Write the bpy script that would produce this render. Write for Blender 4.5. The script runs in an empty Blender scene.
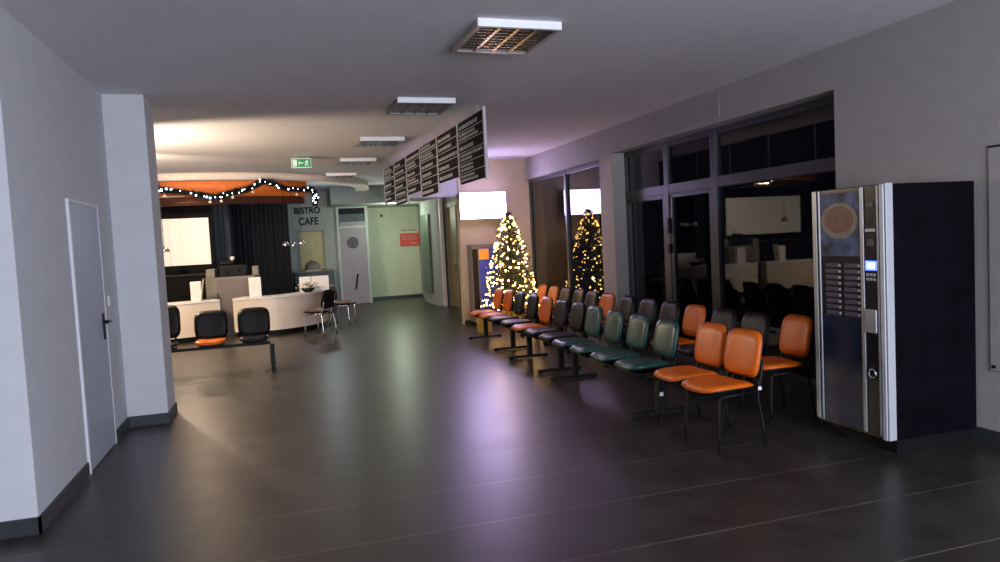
import bpy, bmesh, math, random
from mathutils import Vector, Matrix
random.seed(7)
sc = bpy.context.scene
COL = sc.collection
PI = math.pi
H = 1.6

# ------------------------------------------------------------------ materials
def mat(name, col, rough=.6, metal=0, noise=.12, scale=6, emis=None, es=0, spec=.5, bump=0, coat=0):
    m = bpy.data.materials.new(name); m.use_nodes = True
    nt = m.node_tree; b = nt.nodes['Principled BSDF']
    b.inputs['Roughness'].default_value = rough
    b.inputs['Metallic'].default_value = metal
    b.inputs['Specular IOR Level'].default_value = spec
    b.inputs['Coat Weight'].default_value = coat
    tc = nt.nodes.new('ShaderNodeTexCoord')
    nz = nt.nodes.new('ShaderNodeTexNoise'); nz.inputs['Scale'].default_value = scale
    nz.inputs['Detail'].default_value = 4
    nt.links.new(tc.outputs['Object'], nz.inputs['Vector'])
    rp = nt.nodes.new('ShaderNodeValToRGB')
    lo = [c*(1-noise) for c in col]; hi = [min(1, c*(1+noise)) for c in col]
    rp.color_ramp.elements[0].position = .3; rp.color_ramp.elements[1].position = .7
    rp.color_ramp.elements[0].color = (*lo, 1); rp.color_ramp.elements[1].color = (*hi, 1)
    nt.links.new(nz.outputs['Fac'], rp.inputs['Fac'])
    nt.links.new(rp.outputs['Color'], b.inputs['Base Color'])
    if bump:
        bp = nt.nodes.new('ShaderNodeBump'); bp.inputs['Strength'].default_value = bump
        bp.inputs['Distance'].default_value = .01
        n2 = nt.nodes.new('ShaderNodeTexNoise'); n2.inputs['Scale'].default_value = 90
        nt.links.new(tc.outputs['Object'], n2.inputs['Vector'])
        nt.links.new(n2.outputs['Fac'], bp.inputs['Height'])
        nt.links.new(bp.outputs['Normal'], b.inputs['Normal'])
    if emis:
        b.inputs['Emission Color'].default_value = (*emis, 1)
        b.inputs['Emission Strength'].default_value = es
    return m

M = {}
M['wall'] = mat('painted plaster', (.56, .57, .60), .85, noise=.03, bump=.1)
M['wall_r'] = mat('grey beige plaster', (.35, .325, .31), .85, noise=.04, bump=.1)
M['ceil'] = mat('ceiling paint', (.72, .70, .73), .9, noise=.03, bump=.1)
M['wall_tan'] = mat('tree warmed beige plaster', (.50, .39, .27), .85, noise=.05)  # beige with the warm glow of the tree lights mixed into the colour
M['darkgreen'] = mat('dark green glazing', (.09, .13, .09), .4, noise=.3)
M['wall_patch'] = mat('darker plaster patch', (.33, .30, .29), .85, noise=.05)
M['green_wall'] = mat('pale green plaster', (.58, .62, .46), .8, noise=.05)
M['grey_wall'] = mat('grey green plaster', (.33, .35, .34), .8, noise=.05)
M['dark_wall'] = mat('dark brown lacquer', (.007, .005, .004), .6, noise=.2, spec=.1)
M['navy_wall'] = mat('dark navy panel', (.010, .012, .022), .4, noise=.3)
M['skirt'] = mat('dark skirting stone', (.035, .036, .042), .4)
M['door_grey'] = mat('blue grey door paint', (.40, .43, .50), .45, noise=.03)
M['frame2'] = mat('grey green frame', (.42, .46, .44), .5, noise=.05)
M['door_edge'] = mat('pale door frame', (.66, .67, .70), .4, noise=.03)
M['black'] = mat('black plastic', (.006, .006, .007), .5, spec=.2)
M['blackmet'] = mat('black steel', (.006, .006, .007), .5, spec=.2)
M['chrome'] = mat('chromed steel', (.75, .75, .78), .18, metal=1, noise=.02)
M['orange'] = mat('orange vinyl', (.64, .125, .006), .38, noise=.12, bump=.15, spec=.3)
M['teal'] = mat('teal green vinyl', (.012, .058, .050), .33, noise=.15, bump=.15, spec=.4)
M['char'] = mat('charcoal vinyl', (.009, .008, .012), .42, noise=.15, bump=.15, spec=.2)
M['brown'] = mat('red brown vinyl', (.13, .035, .022), .4)
M['white'] = mat('white enamel', (.8, .79, .77), .4, noise=.02)
M['cream'] = mat('cream laminate', (.72, .64, .54), .35, noise=.03)
M['board'] = mat('glowing white back panel', (.85, .8, .66), .4, noise=.03, emis=(1, .88, .72), es=.5)  # emission added so the plain white board looks brightly lit
M['ringwhite'] = mat('cream fascia', (.85, .72, .62), .6, noise=.02)
M['ringorange'] = mat('orange paint', (.80, .20, .03), .55, noise=.08)
M['ringbrown'] = mat('dark red brown paint', (.07, .02, .012), .5, noise=.2)
M['louvre'] = mat('polished louvre aluminium', (.30, .27, .26), .22, metal=.9, noise=.1)
M['fixrim'] = mat('white fixture rim', (.92, .92, .94), .45, noise=.02)
M['alu'] = mat('grey aluminium frame', (.045, .048, .055), .4, metal=.3, noise=.1)
M['silver'] = mat('brushed silver', (.30, .31, .33), .35, metal=.5, noise=.06)
M['lightgrey'] = mat('pale grey door edge', (.46, .47, .50), .4, metal=.1, noise=.03)
M['vendside'] = mat('black vending side', (.0035, .0025, .0045), .6, noise=.3, spec=.05)
M['vendglass'] = mat('gloss black vending front', (.006, .007, .011), .25, noise=.2, spec=.25)
M['signboard'] = mat('black direction board', (.008, .007, .008), .7, noise=.2, spec=.15)
M['letter'] = mat('pale lettering', (.62, .62, .60), .6, noise=.05)
M['blk_letter'] = mat('black lettering', (.004, .004, .005), .7, spec=.1)
M['rail'] = mat('pale lilac rail', (.62, .58, .64), .5, noise=.05)
M['red'] = mat('red sign', (.62, .07, .05), .5, emis=(.8, .07, .04), es=.06)
M['exit'] = mat('green exit sign', (.02, .30, .10), .5, emis=(.03, .5, .16), es=.12)
M['exitw'] = mat('white pictogram', (.8, .95, .8), .5, emis=(.75, 1, .75), es=.22)
M['olive'] = mat('olive grey cabinet', (.20, .19, .15), .5)
M['olivedk'] = mat('taupe panel', (.17, .14, .125), .5)
M['curtain'] = mat('blue grey curtain', (.09, .11, .13), .8, noise=.25, scale=14)
M['darkcurtain'] = mat('dark curtain', (.005, .006, .011), .8, noise=.25, scale=14)
M['leaf'] = mat('dark fir needles', (.016, .035, .012), .6, noise=.4)
M['tinsel'] = mat('dark garland needles', (.004, .007, .010), .6, noise=.4)
M['bark'] = mat('bark', (.05, .03, .015), .8)
M['gold'] = mat('gold foil', (.8, .50, .10), .3, metal=.7, emis=(1, .55, .1), es=.10)  # faint emission stands in for tree light falling on the foil
M['bulb_w'] = mat('warm fairy bulb', (1, .8, .4), .4, emis=(1, .55, .15), es=15)
M['bulb_c'] = mat('cool fairy bulb', (.8, .9, 1), .4, emis=(.70, .85, 1), es=14)
M['bauble'] = mat('pale bauble', (.75, .66, .5), .3)
M['screen'] = mat('lit lilac screen', (.9, .88, 1), .3, emis=(.72, .60, 1), es=9)
M['lcd'] = mat('blue lit display', (.1, .2, 1), .3, emis=(.10, .16, 1), es=3.2)
M['lcdw'] = mat('display characters', (.7, .8, 1), .3, emis=(.65, .75, 1), es=4)
M['blue'] = mat('blue panel', (.03, .05, .42), .35, emis=(.02, .05, .6), es=.12)
M['orangepatch'] = mat('orange sticker', (.85, .35, .03), .4, emis=(1, .4, .03), es=.12)
M['purple'] = mat('purple glow panel', (.1, .08, .4), .5, emis=(.16, .12, .85), es=.22)
M['pgrey'] = mat('mauve grey door', (.30, .27, .31), .5, noise=.05)
M['timber'] = mat('olive timber door', (.20, .16, .08), .5, noise=.2)
M['yellowish'] = mat('olive yellow glazing', (.28, .24, .08), .4, emis=(.5, .4, .1), es=.05)
M['asphalt'] = mat('night asphalt', (.02, .02, .025), .8)
M['coffee'] = mat('coffee surface', (.11, .022, .014), .4, noise=.5, scale=20)
M['cupw'] = mat('cup rim', (.15, .13, .11), .4, noise=.3, scale=20)
M['posterblue'] = mat('blue steam poster', (.05, .07, .14), .4, noise=.9, scale=9, spec=.2)
M['label'] = mat('product labels', (.035, .032, .07), .45, noise=.4, scale=30)
M['lowreflect'] = mat('lower panel with blue reflection', (.006, .012, .035), .25, noise=.6, scale=3, spec=.25)  # blue reflection on the lower front, put into the colour
M['emblem'] = mat('dark emblem', (.07, .06, .07), .5)
M['fixside'] = mat('grey fixture side', (.34, .32, .31), .4, metal=.3)
M['fixwarm'] = mat('tube cover', (.35, .28, .2), .3)

def floor_mat():
    m = bpy.data.materials.new('dark stone tiles'); m.use_nodes = True
    nt = m.node_tree; b = nt.nodes['Principled BSDF']; L = nt.links
    tc = nt.nodes.new('ShaderNodeTexCoord')
    mp = nt.nodes.new('ShaderNodeMapping'); mp.inputs['Location'].default_value = (30.35, -.13, 0)
    L.new(tc.outputs['Object'], mp.inputs['Vector'])
    br = nt.nodes.new('ShaderNodeTexBrick'); br.offset = 0; br.inputs['Scale'].default_value = 1
    br.inputs['Brick Width'].default_value = 60; br.inputs['Row Height'].default_value = .62
    br.inputs['Mortar Size'].default_value = .004; br.inputs['Mortar Smooth'].default_value = .3
    br.inputs['Color1'].default_value = (.030, .025, .022, 1); br.inputs['Color2'].default_value = (.035, .030, .027, 1)
    br.inputs['Mortar'].default_value = (.17, .14, .11, 1)
    L.new(mp.outputs['Vector'], br.inputs['Vector'])
    nz = nt.nodes.new('ShaderNodeTexNoise'); nz.inputs['Scale'].default_value = 3.5; nz.inputs['Detail'].default_value = 8
    L.new(tc.outputs['Object'], nz.inputs['Vector'])
    mr = nt.nodes.new('ShaderNodeMapRange'); mr.inputs[1].default_value = .3; mr.inputs[2].default_value = .7
    mr.inputs[3].default_value = .7; mr.inputs[4].default_value = 1.35
    L.new(nz.outputs['Fac'], mr.inputs[0])
    mx = nt.nodes.new('ShaderNodeMix'); mx.data_type = 'RGBA'; mx.blend_type = 'MULTIPLY'; mx.inputs[0].default_value = 1
    L.new(br.outputs['Color'], mx.inputs[6]); L.new(mr.outputs[0], mx.inputs[7])
    L.new(mx.outputs[2], b.inputs['Base Color'])
    m2 = nt.nodes.new('ShaderNodeMapRange'); m2.inputs[1].default_value = .3; m2.inputs[2].default_value = .7
    m2.inputs[3].default_value = .33; m2.inputs[4].default_value = .37
    L.new(nz.outputs['Fac'], m2.inputs[0]); L.new(m2.outputs[0], b.inputs['Roughness'])
    bp = nt.nodes.new('ShaderNodeBump'); bp.inputs['Strength'].default_value = .05; bp.inputs['Distance'].default_value = .01
    n3 = nt.nodes.new('ShaderNodeTexNoise'); n3.inputs['Scale'].default_value = 25; n3.inputs['Detail'].default_value = 6
    L.new(tc.outputs['Object'], n3.inputs['Vector'])
    L.new(n3.outputs['Fac'], bp.inputs['Height']); L.new(bp.outputs['Normal'], b.inputs['Normal'])
    b.inputs['Specular IOR Level'].default_value = .5
    return m
M['floor'] = floor_mat()

def glass_mat(tint=.45, ior=1.5):
    m = bpy.data.materials.new('window glass'); m.use_nodes = True
    nt = m.node_tree; nt.nodes.remove(nt.nodes['Principled BSDF']); out = nt.nodes['Material Output']
    t = nt.nodes.new('ShaderNodeBsdfTransparent'); t.inputs[0].default_value = (tint, tint*1.03, tint*1.05, 1)
    g = nt.nodes.new('ShaderNodeBsdfGlossy'); g.inputs['Roughness'].default_value = .02
    lw = nt.nodes.new('ShaderNodeLayerWeight'); lw.inputs[0].default_value = .5
    pw = nt.nodes.new('ShaderNodeMath'); pw.operation = 'POWER'; pw.inputs[1].default_value = 5
    nt.links.new(lw.outputs['Facing'], pw.inputs[0])
    f = nt.nodes.new('ShaderNodeMath'); f.operation = 'MULTIPLY_ADD'; f.inputs[1].default_value = .9; f.inputs[2].default_value = .085
    nt.links.new(pw.outputs[0], f.inputs[0])
    mx = nt.nodes.new('ShaderNodeMixShader')
    nt.links.new(f.outputs[0], mx.inputs[0]); nt.links.new(t.outputs[0], mx.inputs[1]); nt.links.new(g.outputs[0], mx.inputs[2])
    nt.links.new(mx.outputs[0], out.inputs['Surface'])
    return m
M['glass'] = glass_mat()

# ------------------------------------------------------------------ helpers
def new(): return bmesh.new()

def box(bm, x0, x1, y0, y1, z0, z1, bev=0, rot=None):
    r = bmesh.ops.create_cube(bm, size=1)
    vs = r['verts']
    for v in vs:
        v.co = Vector(((x0+x1)/2+v.co.x*(x1-x0), (y0+y1)/2+v.co.y*(y1-y0), (z0+z1)/2+v.co.z*(z1-z0)))
    if bev:
        es = list({e for v in vs for e in v.link_edges})
        rr = bmesh.ops.bevel(bm, geom=es, offset=bev, segments=2, affect='EDGES', profile=.5)
        vs = list({v for v in rr['verts']} | {v for v in vs if v.is_valid})
    if rot is not None:
        c = Vector(((x0+x1)/2, (y0+y1)/2, (z0+z1)/2))
        for v in vs: v.co = c + rot @ (v.co-c)
    return vs

def catmull(P, n=6):
    P = [Vector(p) for p in P]
    if len(P) < 3: return P
    Q = [P[0]*2-P[1]]+P+[P[-1]*2-P[-2]]; out = []
    for i in range(1, len(Q)-2):
        for k in range(n):
            t = k/n; a, b, c, d = Q[i-1:i+3]
            out.append(.5*((2*b)+(c-a)*t+(2*a-5*b+4*c-d)*t*t+(3*b-a-3*c+d)*t**3))
    out.append(P[-1]); return out

def tube(bm, pts, r, seg=10, smooth=0, ry=None):
    P = catmull(pts, smooth) if smooth else [Vector(p) for p in pts]
    rad = r if callable(r) else (lambda t: r)
    rings = []; up = None
    for i, p in enumerate(P):
        d = (P[min(i+1, len(P)-1)]-P[max(i-1, 0)]).normalized()
        if up is None:
            up = Vector((0, 0, 1)) if abs(d.z) < .9 else Vector((1, 0, 0))
        a = d.cross(up)
        if a.length < 1e-4: a = d.cross(Vector((0, 1, 0)))
        a.normalize(); b = a.cross(d).normalized(); up = b
        R = rad(i/max(1, len(P)-1))
        rings.append([bm.verts.new(p+a*math.cos(2*PI*k/seg)*R+b*math.sin(2*PI*k/seg)*(ry or R)) for k in range(seg)])
    for A, B in zip(rings, rings[1:]):
        for k in range(seg):
            f = bm.faces.new((A[k], A[(k+1) % seg], B[(k+1) % seg], B[k])); f.smooth = True
    bm.faces.new(rings[0][::-1]); bm.faces.new(rings[-1])

def lathe(bm, prof, c=(0, 0, 0), seg=24):
    c = Vector(c); rings = []
    for r, z in prof:
        if r < 1e-5: rings.append([bm.verts.new(c+Vector((0, 0, z)))])
        else: rings.append([bm.verts.new(c+Vector((r*math.cos(2*PI*k/seg), r*math.sin(2*PI*k/seg), z))) for k in range(seg)])
    for A, B in zip(rings, rings[1:]):
        for k in range(seg):
            a0, a1 = A[k % len(A)], A[(k+1) % len(A)]; b0, b1 = B[k % len(B)], B[(k+1) % len(B)]
            vs = []
            for v in (a0, a1, b1, b0):
                if v not in vs: vs.append(v)
            if len(vs) > 2:
                f = bm.faces.new(vs); f.smooth = True

def ball(bm, c, r, seg=10):
    rr = bmesh.ops.create_uvsphere(bm, u_segments=seg, v_segments=max(5, seg//2+1), radius=r)
    for v in rr['verts']:
        v.co += Vector(c)
        for f in v.link_faces: f.smooth = True

def prism(bm, poly, z0, z1):
    a = [bm.verts.new((x, y, z0)) for x, y in poly]; b = [bm.verts.new((x, y, z1)) for x, y in poly]
    n = len(poly)
    for i in range(n): bm.faces.new((a[i], a[(i+1) % n], b[(i+1) % n], b[i]))
    bm.faces.new(a[::-1]); bm.faces.new(b)

def pad(bm, w, h, t, fn, n=4.4, N=36, K=6):
    """puffy superellipse pad; fn(u,v,s) -> point; s = offset along its normal"""
    def ring(k):
        q = k/K; out = []
        for i in range(N):
            a = 2*PI*i/N; ca, sa = math.cos(a), math.sin(a)
            R = (abs(ca)**n+abs(sa)**n)**(-1/n)
            out.append((ca*R*q*w/2, sa*R*q*h/2, q))
        return out
    def th(q): return t*math.sqrt(max(0, 1-q**6))
    top = [bm.verts.new(fn(0, 0, th(0)))]; bot = [bm.verts.new(fn(0, 0, -th(0)*.35))]
    T = []; B = []
    for k in range(1, K+1):
        T.append([bm.verts.new(fn(u, v, th(q))) for u, v, q in ring(k)])
        B.append([bm.verts.new(fn(u, v, -th(q)*.35)) for u, v, q in ring(k)] if k < K else T[-1])
    for S, c, fl in ((T, top[0], 0), (B, bot[0], 1)):
        for i in range(N):
            f = (c, S[0][i], S[0][(i+1) % N]); fa = bm.faces.new(f[::-1] if fl else f); fa.smooth = True
        for A, C in zip(S, S[1:]):
            for i in range(N):
                f = (A[i], C[i], C[(i+1) % N], A[(i+1) % N]); fa = bm.faces.new(f[::-1] if fl else f); fa.smooth = True

def obj(name, bm, m, parent=None, loc=None, rz=0):
    me = bpy.data.meshes.new(name); bmesh.ops.recalc_face_normals(bm, faces=bm.faces); bm.to_mesh(me); bm.free()
    me.materials.append(M[m] if isinstance(m, str) else m)
    o = bpy.data.objects.new(name, me); COL.objects.link(o)
    if parent: o.parent = parent
    if loc: o.location = loc
    if rz: o.rotation_euler.z = rz
    return o

def tag(o, label=None, cat=None, group=None, kind=None):
    if label: o['label'] = label
    if cat: o['category'] = cat
    if group: o['group'] = group
    if kind: o['kind'] = kind
    return o

def thing(name, label, cat, loc=(0, 0, 0), rz=0, group=None):
    o = bpy.data.objects.new(name, None); COL.objects.link(o); o.empty_display_size = .1
    o.location = loc; o.rotation_euler.z = rz
    return tag(o, label, cat, group)

def struct(name, bm, m, parent=None, label=None):
    o = obj(name, bm, m, parent)
    if not parent: o['kind'] = 'structure'
    if label: o['label'] = label
    return o

def kids(o): return [c for c in bpy.data.objects if c.parent == o]
def copy_tree(o, parent=None):
    c = o.copy(); COL.objects.link(c)
    if parent: c.parent = parent
    for k in kids(o): copy_tree(k, c)
    return c

def text(name, s, size, m, parent, loc, rot, ext=.002, align='CENTER', sx=1):
    cu = bpy.data.curves.new(name, 'FONT'); cu.body = s; cu.size = size; cu.extrude = ext; cu.offset = .006
    cu.align_x = align; cu.align_y = 'CENTER'
    o = bpy.data.objects.new(name, cu); COL.objects.link(o); cu.materials.append(M[m])
    o.location = loc; o.rotation_euler = rot; o.scale.x = sx
    if parent: o.parent = parent
    me = bpy.data.meshes.new_from_object(o.evaluated_get(bpy.context.evaluated_depsgraph_get()))
    q = bpy.data.objects.new(name, me); COL.objects.link(q); q.location = loc; q.rotation_euler = rot; q.scale.x = sx
    if not me.materials: me.materials.append(M[m])
    if parent: q.parent = parent
    bpy.data.objects.remove(o); bpy.data.curves.remove(cu)
    return q

def strokes(bm, place, width, h, rnd, dens=.62):
    """a line of small unreadable letter shapes; place(u, v, w, h) adds a stroke"""
    u = 0
    while u < width:
        n = rnd.randint(3, 8)
        for _ in range(n):
            w = h*rnd.uniform(.35, .6)
            if u+w > width: return
            k = rnd.random()
            if k < .5:
                place(u, 0, w*.35, h); place(u+w*.6, 0, w*.35, h*rnd.choice((.6, 1))); place(u, h*rnd.choice((.4, .8)), w*.9, h*.2)
            else:
                place(u+w*.3, 0, w*.35, h); place(u, h*rnd.choice((0, .8)), w, h*.2)
            u += w+h*.12
        u += h*.45

# ------------------------------------------------------------------ the shell
bm = new(); box(bm, -6.2, 5.0, -5.2, 21.4, -.1, 0); struct('floor', bm, 'floor')
bm = new(); box(bm, 5.0, 14, -2, 24, -.12, -.02); struct('ground_outside', bm, 'asphalt')
bm = new(); box(bm, -6.2, 5.0, -5.2, 21.4, 3.1, 3.25); struct('ceiling', bm, 'ceil')
bm = new(); prism(bm, [(-6.0, 4.8), (-1.45, 4.8), (-1.45, 7.45), (-1.1, 7.45), (-1.1, 7.95), (-6.0, 7.95)], 0, 3.1)
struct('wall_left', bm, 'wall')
bm = new(); box(bm, -6.0, -1.45, -5, 4.8, 2.7, 3.1); struct('ceiling_soffit', bm, 'ceil')
bm = new(); box(bm, -6.2, -6.0, -5.2, 21.4, 0, 3.1); struct('wall_far_left', bm, 'wall')
bm = new(); box(bm, -6.0, 5.0, -5.2, -5.0, 0, 3.1); struct('wall_behind', bm, 'wall')
# right wall with two tall window openings
bm = new()
box(bm, 4.65, 5.0, -5.0, 5.13, 0, 3.1)
box(bm, 4.65, 5.0, 5.13, 9.45, 2.73, 3.1)
box(bm, 4.65, 5.0, 9.45, 9.87, 0, 3.1)
box(bm, 4.65, 5.0, 9.87, 13.2, 2.69, 3.1)
bmesh.ops.remove_doubles(bm, verts=bm.verts, dist=.0001)
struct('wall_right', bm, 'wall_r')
bm = new(); box(bm, 3.3, 5.0, 13.2, 13.4, 0, 3.1); struct('wall_end', bm, 'wall_tan')
bm = new(); box(bm, 2.18, 3.3, 13.25, 13.4, 2.42, 3.1); struct('trim_1', bm, 'rail')
bm = new(); box(bm, 4.0, 5.0, 13.4, 21.2, 0, 3.1); struct('wall_corridor', bm, 'grey_wall')
bm = new(); box(bm, 2.42, 4.0, 21.0, 21.2, 0, 3.1); struct('wall_back', bm, 'green_wall')
bm = new(); box(bm, .33, 2.42, 20.0, 21.2, 0, 3.1); struct('wall_cafe', bm, 'grey_wall')
bm = new(); box(bm, -6.0, .33, 20.0, 21.2, 0, 3.1); struct('wall_bistro_back', bm, 'navy_wall')
bm = new(); box(bm, -6.0, -1.28, 16.1, 16.25, 0, 3.1); struct('wall_bistro', bm, 'dark_wall')
bm = new(); box(bm, 1.35, 4.0, 18.6, 20.0, 2.66, 3.1); box(bm, 2.42, 4.0, 20.0, 21.0, 2.66, 3.1)
struct('trim_2', bm, 'grey_wall')
# pale patch boxed out above the large window
bm = new(); box(bm, 4.645, 4.65, 6.8, 8.25, 2.80, 3.04); struct('trim_3', bm, 'wall_patch')
# rounded wall at the corridor corner with a tall glazed strip
bm = new()
pts = [(4.0, 17.25), (3.86, 17.25), (3.78, 17.45), (3.72, 17.9), (3.70, 18.6), (3.76, 19.4), (3.90, 20.2), (4.0, 20.9)]
prism(bm, pts, 0, 2.66)
struct('wall_corner', bm, 'grey_wall')
bm = new(); box(bm, 3.80, 3.88, 17.14, 17.25, 0, 2.66, .005); struct('trim_4', bm, 'rail')
# skirting
bm = new()
box(bm, -6.0, -1.435, 4.785, 4.8, 0, .1); box(bm, -1.45, -1.435, 4.785, 5.93, 0, .1); box(bm, -1.45, -1.435, 6.9, 7.45, 0, .1)
box(bm, -1.435, -1.085, 7.435, 7.45, 0, .1); box(bm, -1.1, -1.085, 7.45, 7.95, 0, .1)
struct('baseboard_left', bm, 'skirt')
bm = new(); box(bm, 4.635, 4.65, -5, 5.13, 0, .1); box(bm, 4.635, 4.65, 9.45, 9.87, 0, .1); struct('baseboard_right', bm, 'skirt')
bm = new(); box(bm, 2.42, 4.0, 20.985, 21.0, 0, .08); box(bm, 3.3, 4.65, 13.185, 13.2, 0, .08); struct('baseboard_back', bm, 'skirt')

# door in the left wall
def rotY(v): return v
door = struct('door_1', (lambda b: (box(b, -1.45, -1.438, 5.98, 6.85, 0.01, 2.03, .002), b)[1])(new()), 'door_grey')
bm = new(); box(bm, -1.45, -1.43, 5.945, 5.98, 0, 2.05, .003); box(bm, -1.45, -1.434, 6.85, 6.865, 0, 2.05, .001); box(bm, -1.45, -1.434, 5.98, 6.85, 2.03, 2.05, .001)
obj('door_frame', bm, 'door_edge', door)
bm = new(); box(bm, -1.438, -1.428, 6.72, 6.77, .92, 1.14, .003)
tube(bm, [(-1.43, 6.745, 1.07), (-1.385, 6.745, 1.07)], .011); tube(bm, [(-1.385, 6.75, 1.07), (-1.385, 6.60, 1.07)], .011)
h = obj('door_handle', bm, 'black', door); h['label'] = 'black lever handle on a plate'
bm = new(); box(bm, -1.45, -1.437, 7.02, 7.10, 1.18, 1.27, .004)
tag(obj('light_switch', bm, 'door_edge'), 'small pale wall switch beside the blue grey door', 'switch')

# flush service panel in the right wall beside the vending machine
pn = thing('wall_panel', 'pale flush service panel in the right wall beside the vending machine', 'wall panel', (4.65, 3.1, .52))
bm = new(); box(bm, -.012, 0, -.62, .62, 0, 1.52, .003); obj('panel_door', bm, 'wall_r', pn)
bm = new(); box(bm, -.008, 0, -.63, .63, 1.524, 1.536); obj('shadow_gap', bm, 'black', pn)
bm = new(); tube(bm, [(-.02, .59, .03), (-.01, .59, .03)], .012); obj('lock', bm, 'blackmet', pn)

# windows ------------------------------------------------------------
def window(name, x, y0, y1, ztop, posts, transom, lowers, grouppane):
    bm = new()
    box(bm, x-.03, x+.03, y0, y0+.06, 0, ztop, .004); box(bm, x-.03, x+.03, y1-.06, y1, 0, ztop, .004)
    box(bm, x-.03, x+.03, y0, y1, ztop-.07, ztop, .004); box(bm, x-.03, x+.03, y0, y1, 0, .08, .004)
    for p, w in posts: box(bm, x-.04, x+.04, p-w/2, p+w/2, 0, ztop, .004)
    if transom: box(bm, x-.035, x+.035, y0, y1, transom-.06, transom+.06, .004)
    for a, b, z0, z1 in lowers:   # leaf frames
        box(bm, x-.03, x+.03, a, a+.055, z0, z1, .004); box(bm, x-.03, x+.03, b-.055, b, z0, z1, .004)
        box(bm, x-.03, x+.03, a, b, z1-.055, z1, .004); box(bm, x-.03, x+.03, a, b, z0, z0+.07, .004)
    w = struct(name, bm, 'alu')
    ed = [y0]+[p for p, _ in posts]+[y1]
    for a, b in zip(ed, ed[1:]):
        if transom:
            for z0, z1 in ((.0, transom), (transom, ztop)):
                bm = new(); vs = [bm.verts.new(v) for v in ((x, a, z0), (x, b, z0), (x, b, z1), (x, a, z1))]; bm.faces.new(vs)
                obj('pane', bm, 'glass', w)
        else:
            bm = new(); vs = [bm.verts.new(v) for v in ((x, a, 0), (x, b, 0), (x, b, ztop), (x, a, ztop))]; bm.faces.new(vs)
            obj('pane', bm, 'glass', w)
    return w
window('window_1', 4.88, 5.13, 9.45, 2.73, [(8.3, .10), (7.24, .12)], 2.12, [(8.36, 9.38, .08, 2.06), (7.30, 8.24, .08, 2.06)], 0)
window('window_2', 4.74, 9.87, 13.2, 2.69, [(11.36, .07)], None, [], 0)
# door closer blocks on the entrance frame
bm = new(); box(bm, 4.80, 4.85, 8.20, 8.24, 1.55, 1.75, .005); box(bm, 4.80, 4.85, 8.20, 8.24, 1.30, 1.42, .005)

obj('door_closer', bm, 'black', bpy.data.objects['window_1'])

# ------------------------------------------------------------------ ceiling lights
def make_fixture():
    t = thing('ceiling_light', 'square louvred ceiling light', 'ceiling light', group=None)
    w, d, hh = .31, .35, .055
    bm = new()
    box(bm, -w, w, -d, -d+.035, -hh, 0, .003); obj('rim', bm, 'fixrim', t)
    bm = new(); box(bm, -w, w, d-.035, d, -hh, 0, .003)
    box(bm, -w, -w+.03, -d+.035, d-.035, -hh, 0, .003); box(bm, w-.03, w, -d+.035, d-.035, -hh, 0, .003)
    obj('side_rim', bm, 'fixside', t)
    bm = new(); box(bm, -w+.03, w-.03, -d+.035, d-.035, -.012, 0); obj('back_plate', bm, 'louvre', t)
    bm = new()
    for i in range(1, 4):
        x = -w+.03+i*(2*w-.06)/4; box(bm, x-.012, x+.012, -d+.035, d-.035, -hh+.004, -.012)
    for j in range(1, 9):
        y = -d+.035+j*(2*d-.07)/9; box(bm, -w+.03, w-.03, y-.004, y+.004, -hh+.006, -.012)
    obj('louvre', bm, 'louvre', t)
    return t
fx = make_fixture()
spots = [((1.70, 5.14), 'square louvred ceiling light nearest the viewer, showing golden reflections'),
         ((1.58, 7.82), 'second square louvred ceiling light from the viewer, just left of the board row'),
         ((1.50, 10.55), 'third square louvred ceiling light, right of the green exit sign'),
         ((1.42, 13.0), 'fourth square louvred ceiling light, low beside the far boards'),
         ((1.34, 15.5), 'farthest square louvred ceiling light, at the end of the boards')]
for i, ((x, y), lb) in enumerate(spots):
    o = fx if i == 0 else copy_tree(fx)
    o.location = (x, y, 3.1); o.rotation_euler.z = math.radians(1.5); tag(o, lb, group='square ceiling lights')

# ------------------------------------------------------------------ direction boards
rnd = random.Random(3)
NAMES = ['nearest the viewer', 'second from the viewer', 'third from the viewer', 'fourth from the viewer', 'fifth from the viewer', 'farthest from the viewer']
for i in range(6):
    y0 = 7.62+i*1.07; x = 2.25-.028*(y0-7.6)
    zt = 3.02; zb = 2.28 if i % 2 == 0 else 2.39
    t = thing('direction_board', 'black hanging board with rows of pale writing, %s of the six' % NAMES[i], 'sign board', (x, y0, 0), math.radians(1.6), 'black hanging direction boards')
    bm = new(); box(bm, -.012, .012, .03, 1.05, zb, zt, .002); obj('panel', bm, 'signboard', t)
    bm = new(); box(bm, -.02, .010, -.012, .028, zb-.03, zt+.02, .003)
    if i == 5: box(bm, -.02, .02, 1.05, 1.08, zb-.03, zt+.02, .003)
    obj('upright', bm, 'rail', t)
    bm = new(); 
    for yy in (.25, .85): tube(bm, [(0, yy, zt), (0, yy, 3.1)], .006, 6)
    obj('hanger', bm, 'rail', t)
    rows = 6 if zb < 2.3 else 5
    rh = (zt-zb)/rows
    bm = new()
    for r in range(1, rows): box(bm, -.017, -.012, .03, 1.05, zt-r*rh-.004, zt-r*rh+.004)
    obj('row_divider', bm, 'rail', t)
    bm = new()
    for r in range(rows):
        lines = rnd.choice((1, 1, 2))
        for l in range(lines):
            hh = .030 if lines == 2 else .042
            z = zt-(r+.30+(.38*l if lines == 2 else .28))*rh-hh/2
            wd = rnd.uniform(.5, .95)
            def place(u, v, w, h2):
                box(bm, -.0155, -.012, 1.00-u-w, 1.00-u, z+v, z+v+h2)
            strokes(bm, place, wd, hh, rnd)
    obj('lettering', bm, 'letter', t)

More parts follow.
